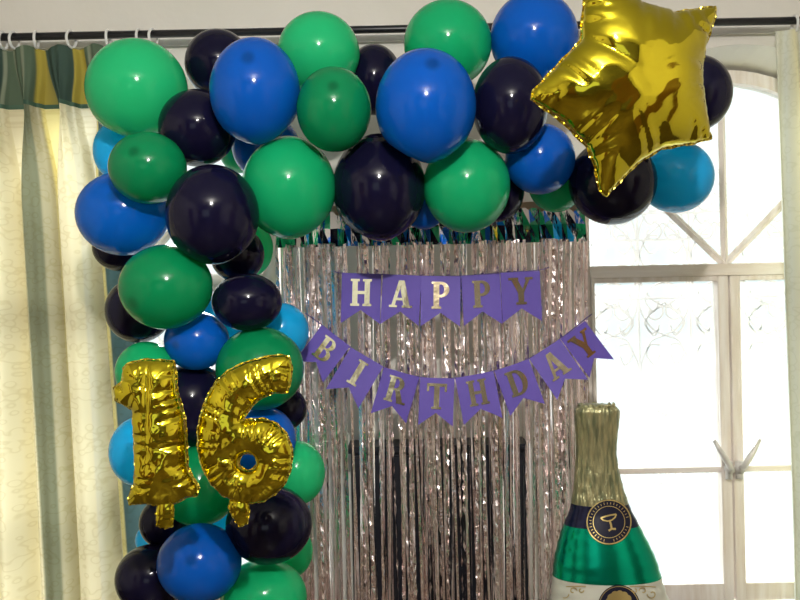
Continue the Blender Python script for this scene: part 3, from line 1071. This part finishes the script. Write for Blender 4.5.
def foil(name, outline, holes, d, thick, cell, lam, depth, reach, mat, parent, origin, seamw=1.6, tilt=(0, 0), seed=1, power=.5, crump=(.0, 20), valleys=()):
    """inflated two-sheet foil shape from an outline (pixels at distance d): puffed height, puckers square to the seam"""
    rr = random.Random(seed)
    rings = [resample(outline, cell)] + [resample(h, cell) for h in holes]
    # scalloped seam
    allb = np.array([p for r in rings for p in r])
    S = []
    for r in rings:
        a = np.array(r)
        L = np.linalg.norm(np.roll(a, -1, 0) - a, axis=1)
        S.append(np.concatenate([[0], np.cumsum(L)[:-1]]))
    Sall = np.concatenate(S)
    mn, mx = allb.min(0) - 2 * cell, allb.max(0) + 2 * cell
    g = cell
    xs = np.arange(mn[0], mx[0], g); ys = np.arange(mn[1], mx[1], g)
    GX, GY = np.meshgrid(xs, ys)
    pts = np.stack([GX.ravel(), GY.ravel()], 1)
    ins = inside(rings[0], pts)
    for h in rings[1:]:
        ins &= ~inside(h, pts)
    # distance and nearest boundary arc length
    def near(p):
        D2 = ((p[:, None, :] - allb[None]) ** 2).sum(2)
        k = D2.argmin(1)
        return np.sqrt(D2[np.arange(len(p)), k]), Sall[k], k
    mask = ins.reshape(GX.shape)
    u = np.zeros(GX.shape)
    for it in range(2500):
        n_ = np.zeros_like(u)
        n_[1:-1, 1:-1] = .25 * (u[:-2, 1:-1] + u[2:, 1:-1] + u[1:-1, :-2] + u[1:-1, 2:] + 1)
        u = np.where(mask, n_, 0)
    um = u.max()
    ip = pts[ins]
    dist, sar, _ = near(ip)
    keep = dist > .55 * cell
    ip, dist, sar = ip[keep], dist[keep], sar[keep]
    uu = u.ravel()[ins][keep] / um
    h = thick * uu ** power
    ph = np.array([rr.uniform(0, 2 * PI) for _ in range(4)])
    w = 2 * PI / lam
    sw = sar + .35 * lam * np.sin(sar * w * .37 + ph[0])
    ridge = np.abs(np.sin(sw * w * .5 + ph[1])) ** .6
    amp = depth * (0.7 + .3 * np.sin(sar * w * .23 + ph[2])) * np.exp(-(dist / reach) ** 1.3)
    h = h * (1 - amp * (1 - ridge))
    # crumple: soft random ridges in the sheet
    from mathutils import noise
    cr = np.array([noise.turbulence(Vector((p[0] / crump[1], p[1] / crump[1], seed * 3.1)), 3, True) for p in ip])
    h = h * (1 - crump[0] * cr)
    for (qx, qy, ex, ey, dep, wd) in valleys:
        dx, dy = ex - qx, ey - qy
        LL = math.hypot(dx, dy)
        tt = ((ip[:, 0] - qx) * dx + (ip[:, 1] - qy) * dy) / LL ** 2
        pp = np.abs((ip[:, 0] - qx) * dy - (ip[:, 1] - qy) * dx) / LL
        h = h * (1 - dep * np.exp(-pp / wd) * np.clip(1 - tt, 0, 1) * (tt > -.2))
    h = np.maximum(h, .0)
    nb = len(allb)
    coords = [Vector(p) for p in allb] + [Vector(p) for p in ip]
    edges = []
    o_ = 0
    for r in rings:
        edges += [(o_ + i, o_ + (i + 1) % len(r)) for i in range(len(r))]
        o_ += len(r)
    vo, eo, fo, ov, oe, of = delaunay_2d_cdt(coords, edges, [], 0, 1e-5)
    V = np.array([tuple(v) for v in vo])
    hz = np.zeros(len(V))
    isb = np.zeros(len(V), bool)
    for k, orig in enumerate(ov):
        for q in orig:
            if q >= nb: hz[k] = h[q - nb]
            else: isb[k] = True
    cen = np.array([V[list(f)].mean(0) for f in fo])
    ok = inside(rings[0], cen)
    for hh in rings[1:]:
        ok &= ~inside(hh, cen)
    bm = bmesh.new()
    s = d / F
    def W(p, yy):
        v = P(p[0], p[1], d) - origin
        v.y = yy + tilt[0] * v.x + tilt[1] * v.z
        return v
    jit = {k: rr.uniform(-1, 1) * .0012 for k in range(len(V))}
    f_ = [bm.verts.new(W(V[k], (jit[k] if isb[k] else -hz[k]))) for k in range(len(V))]
    b_ = [f_[k] if isb[k] else bm.verts.new(W(V[k], hz[k])) for k in range(len(V))]
    for f, k in zip(fo, ok):
        if not k: continue
        try:
            bm.faces.new([f_[i] for i in f])
            if not all(isb[i] for i in f):
                bm.faces.new([b_[i] for i in f][::-1])
        except ValueError:
            pass
    loose = [v for v in bm.verts if not v.link_faces]
    bmesh.ops.delete(bm, geom=loose, context='VERTS')
    body = obj(name, bm, mat, parent, smooth=True)
    # heat-sealed flat seam outside the outline
    bm = bmesh.new()
    for ri, r in enumerate(rings):
        a = np.array(r)
        tn = np.roll(a, -1, 0) - np.roll(a, 1, 0)
        nr = np.stack([tn[:, 1], -tn[:, 0]], 1); nr /= (np.linalg.norm(nr, axis=1)[:, None] + 1e-9)
        probe = a + nr * .5
        sgn = np.where(inside(rings[ri], probe), -1, 1)
        if ri > 0: sgn = -sgn
        nr *= np.median(sgn)
        sc = np.array([seamw * (.75 + .35 * math.sin(i * cell / lam * 2 * PI + ph[3])) for i in range(len(a))])
        oa = a + nr * sc[:, None]
        ia = a - nr * .8
        A = [bm.verts.new(W(p, rr.uniform(-.001, .001))) for p in ia]
        Bv = [bm.verts.new(W(p, .002 * math.sin(i * 1.7) + rr.uniform(-.001, .001))) for i, p in enumerate(oa)]
        n = len(A)
        for i in range(n):
            bm.faces.new([A[i], A[(i + 1) % n], Bv[(i + 1) % n], Bv[i]])
    obj('seam', bm, M['seam'], parent)
    return body


# star
SD = 1.90
STAR = [(590, -22), (607, -10), (640, 6), (676, 12), (719, 3), (719, 14), (709, 45), (706, 75), (712, 105), (720, 134), (700, 140), (665, 147),
        (640, 162), (608, 195), (600, 190), (594, 165), (586, 148), (560, 125), (528, 104), (530, 96), (552, 72), (577, 46), (578, 20), (582, -10)]
o = P(636, 84, SD)
root = empty('star_balloon', o)
tag(root, 'large gold foil star balloon at the top right of the arch', 'foil balloon')
foil('star_body', STAR, [], SD, .105, 2.4, 22, .55, 16, M['gold'], root, o, seamw=1.4, tilt=(.22, -.12), seed=3, power=.60, crump=(.10, 75),
     valleys=[(577, 46, 634, 82, .20, 6), (586, 148, 610, 118, .22, 5), (663, 147, 650, 118, .16, 5), (706, 75, 678, 80, .12, 5), (655, 9, 648, 45, .16, 4), (672, 12, 664, 50, .14, 3)])

# digit 1
ND = 1.97
q1 = lambda L: [(100 + x / 3.157, 340 + y / 3.157) for x, y in L]
ONE = q1([(90, 72), (140, 60), (190, 62), (232, 66), (240, 100), (243, 160), (255, 200), (268, 250), (272, 300), (276, 400), (290, 430), (312, 470), (302, 495), (270, 500), (235, 520),
          (180, 522), (130, 515), (95, 520), (90, 495), (108, 455), (112, 400), (108, 320), (104, 220), (78, 205), (52, 190), (47, 150), (72, 128), (74, 90)])
o = P(150, 432, ND)
root = empty('number_balloon', o)
tag(root, 'gold foil number balloon shaped as the digit 1', 'foil balloon', 'gold foil digits on the left column')
foil('digit_body', ONE, [], ND, .046, 1.6, 14, .75, 10, M['gold'], root, o, seamw=.9, tilt=(.1, 0), seed=5, crump=(.16, 26), valleys=[(131, 404, 152, 430, .3, 3), (150, 358, 149, 500, .35, 3), (185, 443, 150, 446, .4, 2.5), (134, 443, 160, 446, .3, 2.5), (178, 388, 150, 392, .3, 2.5)])
TAIL = q1([(185, 505), (232, 505), (234, 545), (229, 590), (205, 597), (178, 588), (176, 545)])
foil('valve_tail', TAIL, [], ND, .008, 1.5, 8, .6, 6, M['gold'], root, o, seamw=.4, seed=6)

SIX = q1([(575, 46), (598, 52), (608, 80), (606, 120), (594, 166), (545, 168), (500, 190), (470, 222), (455, 250), (480, 248), (520, 246), (560, 262), (592, 295), (610, 345), (606, 400), (590, 445),
          (560, 482), (520, 508), (480, 516), (430, 512), (385, 492), (345, 450), (318, 400), (305, 340), (306, 280), (318, 225), (338, 175), (365, 130), (405, 95), (450, 72), (500, 58), (540, 48)])
HOLE = [(100 + (467 + 27 * math.cos(a)) / 3.157, 340 + (384 + 26 * math.sin(a)) / 3.157) for a in [2 * PI * i / 20 for i in range(20)]]
o = P(245, 430, ND)
root = empty('number_balloon', o)
tag(root, 'gold foil number balloon shaped as the digit 6', 'foil balloon', 'gold foil digits on the left column')
foil('digit_body', SIX, [HOLE], ND, .046, 1.6, 14, .75, 16, M['gold'], root, o, seamw=.9, tilt=(-.05, 0), seed=8, crump=(.12, 26))
TAIL = q1([(410, 505), (465, 505), (474, 540), (466, 580), (440, 592), (424, 570), (404, 530)])
foil('valve_tail', TAIL, [], ND, .008, 1.5, 8, .6, 6, M['gold'], root, o, seamw=.4, seed=9)

# champagne bottle foil balloon
BTD = 2.36
def bottle():
    prof = [(404, 583, 609), (406, 577, 616), (410, 574, 620), (420, 574.5, 619.5), (436, 575.5, 617.5), (452, 576, 616.5), (468, 575, 618.5), (490, 573, 624), (509, 570, 631), (520, 565.5, 637), (531, 561, 642.5),
            (545, 557, 650), (558, 554, 656), (571, 552.5, 660), (583, 551.5, 663), (600, 550.5, 669), (640, 550, 675), (700, 550, 678), (760, 552, 678), (810, 556, 672), (822, 566, 662), (826, 585, 640)]
    ys = np.array([p[0] for p in prof], float); xl = np.array([p[1] for p in prof], float); xr = np.array([p[2] for p in prof], float)
    s = BTD / F
    base = P(614, 826, BTD)
    root = empty('bottle_balloon', base)
    tag(root, 'tall foil balloon shaped like a green champagne bottle in front of the window', 'foil balloon')
    rr = random.Random(4)
    pk = [rr.uniform(0, 6.28) for _ in range(6)]

    def surf(y, a):
        """a: angle, 0 = right seam, -90deg = towards the camera"""
        l, r_ = np.interp(y, ys, xl), np.interp(y, ys, xr)
        hw = (r_ - l) / 2
        e = abs(math.cos(a))
        puck = 1 - .014 * e ** 8 * (0.5 + .5 * math.sin(y * .55 + pk[0] + (1 if math.cos(a) > 0 else 0)))
        depth = .62 * hw * (1 - .05 * e ** 3 * math.sin(y * .5 + pk[1]))
        c = P((l + r_) / 2 + hw * math.cos(a) * puck, y, BTD) - base
        return Vector((c.x, depth * s * math.sin(a), c.z))

    def zone(name, y0, y1, mat, n=None, cap=False):
        n = n or max(3, int((y1 - y0) / 3))
        bm = bmesh.new()
        nu = 64
        rings = [[bm.verts.new(surf(y0 + (y1 - y0) * j / n, 2 * PI * i / nu)) for i in range(nu)] for j in range(n + 1)]
        for j in range(n):
            for i in range(nu):
                bm.faces.new([rings[j][i], rings[j][(i + 1) % nu], rings[j + 1][(i + 1) % nu], rings[j + 1][i]])
        if cap == 'top': bm.faces.new(rings[0])
        if cap == 'bot': bm.faces.new(rings[-1])
        return obj(name, bm, mat, root, smooth=True)
    zone('neck_foil', 404, 503, M['bneck'], 44, 'top')
    zone('shoulder_band', 503, 524, M['bnavy'])
    zone('body', 524, 575, M['bgreen'])
    lab = zone('label', 575, 770, M['blabel'])
    zone('base', 770, 826, M['bgreen'], None, 'bot')
    # ruffled crown at the mouth
    bm = bmesh.new()
    tp = [surf(405.5, 2 * PI * i / 40) * 1.0 + Vector((0, 0, .003 * math.sin(i * 2.1) + .002 * rr.uniform(-1, 1))) for i in range(40)]
    tube(bm, tp, [.0038 + .0014 * math.sin(i * 1.9) for i in range(40)], 6, closed=True)
    obj('mouth_ruffle', bm, M['bneck'], root, smooth=True)

    def front(x, y):
        y = 300 + (y - 300) / 1.033          # the belly is nearer than the silhouette plane
        x = 400 + (x - 400) / 1.03
        l, r_ = np.interp(y, ys, xl), np.interp(y, ys, xr)
        c = max(-.98, min(.98, (x - (l + r_) / 2) / ((r_ - l) / 2)))
        return -.62 * (r_ - l) / 2 * s * math.sqrt(1 - c * c)

    def disc(bm, cx, cy, r0, r1, off, n=40, sq=1.0):
        def w(x, y):
            return P(x, y, BTD + front(x, y) - off) - base
        m = max(2, int((r1 - r0) / 2.5))
        prev = None
        for k in range(m + 1):
            r = r0 + (r1 - r0) * k / m
            ring = [bm.verts.new(w(cx + r * sq * math.cos(2 * PI * i / n), cy + r * math.sin(2 * PI * i / n))) for i in range(n)] if r > 0 else [bm.verts.new(w(cx, cy))]
            if prev is not None:
                for i in range(n):
                    if len(prev) == 1: bm.faces.new([prev[0], ring[i], ring[(i + 1) % n]])
                    else: bm.faces.new([prev[i], ring[i], ring[(i + 1) % n], prev[(i + 1) % n]])
            prev = ring

    def stroke(bm, pts, wd, off):
        """flat ribbon along pixel points"""
        L = None
        for i, (x, y) in enumerate(pts):
            a = pts[max(0, i - 1)]; b = pts[min(len(pts) - 1, i + 1)]
            tx, ty = b[0] - a[0], b[1] - a[1]
            q = math.hypot(tx, ty) or 1
            nx, ny = -ty / q * wd / 2, tx / q * wd / 2
            vs = []
            for sx in (-1, 1):
                X, Y = x + sx * nx, y + sx * ny
                vs.append(bm.verts.new(P(X, Y, BTD + front(X, Y) - off) - base))
            if L: bm.faces.new([L[0], L[1], vs[1], vs[0]])
            L = vs
    # neck seal: navy disc, gold rings, coupe glass, dots of lettering round the rim
    bm = bmesh.new(); disc(bm, 609, 522, 0, 22.8, .003); seal = obj('seal', bm, M['bblack'], root, smooth=True)
    bm = bmesh.new()
    disc(bm, 609, 522, 21.3, 22.6, .0045); disc(bm, 609, 522, 15.5, 16.2, .0045)
    for i in range(34):
        a = math.radians(15 + i * 10)
        if 75 < math.degrees(a) < 105: continue
        c, sn = math.cos(a), math.sin(a)
        stroke(bm, [(609 + 17.6 * c, 522 + 17.6 * sn), (609 + (19.6 if i % 3 else 20.2) * c, 522 + (19.6 if i % 3 else 20.2) * sn)], .7, .0045)
    obj('seal_ring', bm, M['bgold'], seal)
    bm = bmesh.new()
    ta = math.radians(-14)
    rot = lambda x, y: (610 + x * math.cos(ta) - y * math.sin(ta), 522 + x * math.sin(ta) + y * math.cos(ta))
    pts = [rot(-8 + 16 * i / 12, -6 - .6 * math.sin(PI * i / 12)) for i in range(13)]
    stroke(bm, pts, 1.6, .0048)
    stroke(bm, [rot(-8, -6), rot(-6, -3.2), rot(-2, -1.4), rot(2, -1.4), rot(6, -3.2), rot(8, -6)], 1.4, .005)
    stroke(bm, [rot(0, -1.5), rot(.3, 2.5), rot(0, 7)], 2.0, .0048)
    stroke(bm, [rot(-3.5, 8.2), rot(0, 7), rot(4, 8.2)], 2.0, .005)
    obj('glass_emblem', bm, M['bgold'], seal)
    # label: dark round emblem with gold flower, gold line and corner scrolls
    bm = bmesh.new(); disc(bm, 619, 606, 0, 21, .003); em = obj('emblem', bm, M['bblack'], lab, smooth=True)
    bm = bmesh.new()
    disc(bm, 619, 606, 19.2, 20.0, .0045)
    obj('emblem_ring', bm, M['bgold'], em)
    bm = bmesh.new()
    for k, a in enumerate(range(-170, 0, 28)):
        aa = math.radians(a)
        ex, ey = 619 + 9.5 * math.cos(aa), 603 + 8.5 * math.sin(aa)
        disc(bm, ex, ey, 0, 4.2, .0046 + .0002 * k, 14)
    disc(bm, 619, 602, 0, 5.5, .0062, 16)
    for k, a in enumerate((30, 90, 150)):
        aa = math.radians(a)
        disc(bm, 619 + 8 * math.cos(aa), 607 + 7 * math.sin(aa), 0, 4.0, .0046 + .0002 * k, 14)
    obj('gold_flower', bm, M['bgold'], em, smooth=True)
    for sx, cx in ((1, 558), (-1, 658)):
        bm = bmesh.new()
        for (ox, oy, r, tn) in ((6, 11, 5, 1.6), (15, 8, 4, -1.5), (23, 7, 3, 1.4), (5, 20, 3.5, -1.4)):
            pts = []
            for i in range(20):
                t = i / 19
                a = tn * PI * t * 1.1
                q = r * (1 - .7 * t)
                pts.append((cx + sx * (ox + q * math.cos(a)), 583 + oy + q * math.sin(a)))
            stroke(bm, pts, 1.0, .0035)
        stroke(bm, [(cx + sx * x, 583 + y) for x, y in ((2, 4), (10, 3.5), (20, 3.2), (28, 3.5))], .9, .0035)
        obj('corner_scroll', bm, M['bgold'], lab)


bottle()

# ------------------------------------------------------------------ light and sky
w = bpy.data.worlds.new('overcast_sky')
scene.world = w
w.use_nodes = True
nt = w.node_tree
bg = nt.nodes['Background']
bg.inputs['Color'].default_value = (0.87, 0.99, 1.0, 1)
bg.inputs['Strength'].default_value = 0.58


def area(name, loc, rot, sx, sy, power, col):
    l = bpy.data.lights.new(name, 'AREA')
    l.shape = 'RECTANGLE'; l.size = sx; l.size_y = sy; l.energy = power; l.color = col
    o = bpy.data.objects.new(name, l); COL.objects.link(o); o.location = loc; o.rotation_euler = rot
    return o


area('added_back_fill', ((FILL_GAP[0] + FILL_GAP[1]) / 2, RY - .05, (FILL_GAP[2] + FILL_GAP[3]) / 2), (-PI / 2, 0, 0), FILL_GAP[1] - FILL_GAP[0], FILL_GAP[3] - FILL_GAP[2], 30, (1, .97, .92))  # added fill light from behind the camera, set in the made-up opening
l = bpy.data.lights.new('hazy_sun', 'SUN'); l.energy = 9.0; l.angle = math.radians(24); l.color = (1, .99, .96)
o = bpy.data.objects.new('hazy_sun', l); COL.objects.link(o)
o.rotation_euler = Vector((.12, -1, -.40)).to_track_quat('-Z', 'Y').to_euler()
l = bpy.data.lights.new('ceiling_bulb', 'POINT'); l.energy = 100; l.shadow_soft_size = .04; l.color = (1, .97, .92)
o = bpy.data.objects.new('ceiling_bulb', l); COL.objects.link(o); o.location = (0.05, -3.1, 2.45)

# ------------------------------------------------------------------ camera
cam = bpy.data.cameras.new('camera')
cam.sensor_fit = 'HORIZONTAL'
cam.sensor_width = 36
cam.lens = F / 800 * 36
cam.clip_start = .02
co = bpy.data.objects.new('camera', cam)
COL.objects.link(co)
co.matrix_world = MC
scene.camera = co
vs = scene.view_settings
scene.display_settings.display_device = 'sRGB'
vs.view_transform = 'Standard'
vs.look = 'None'
vs.gamma = 1
vs.exposure = 0.75
vs.use_curve_mapping = False
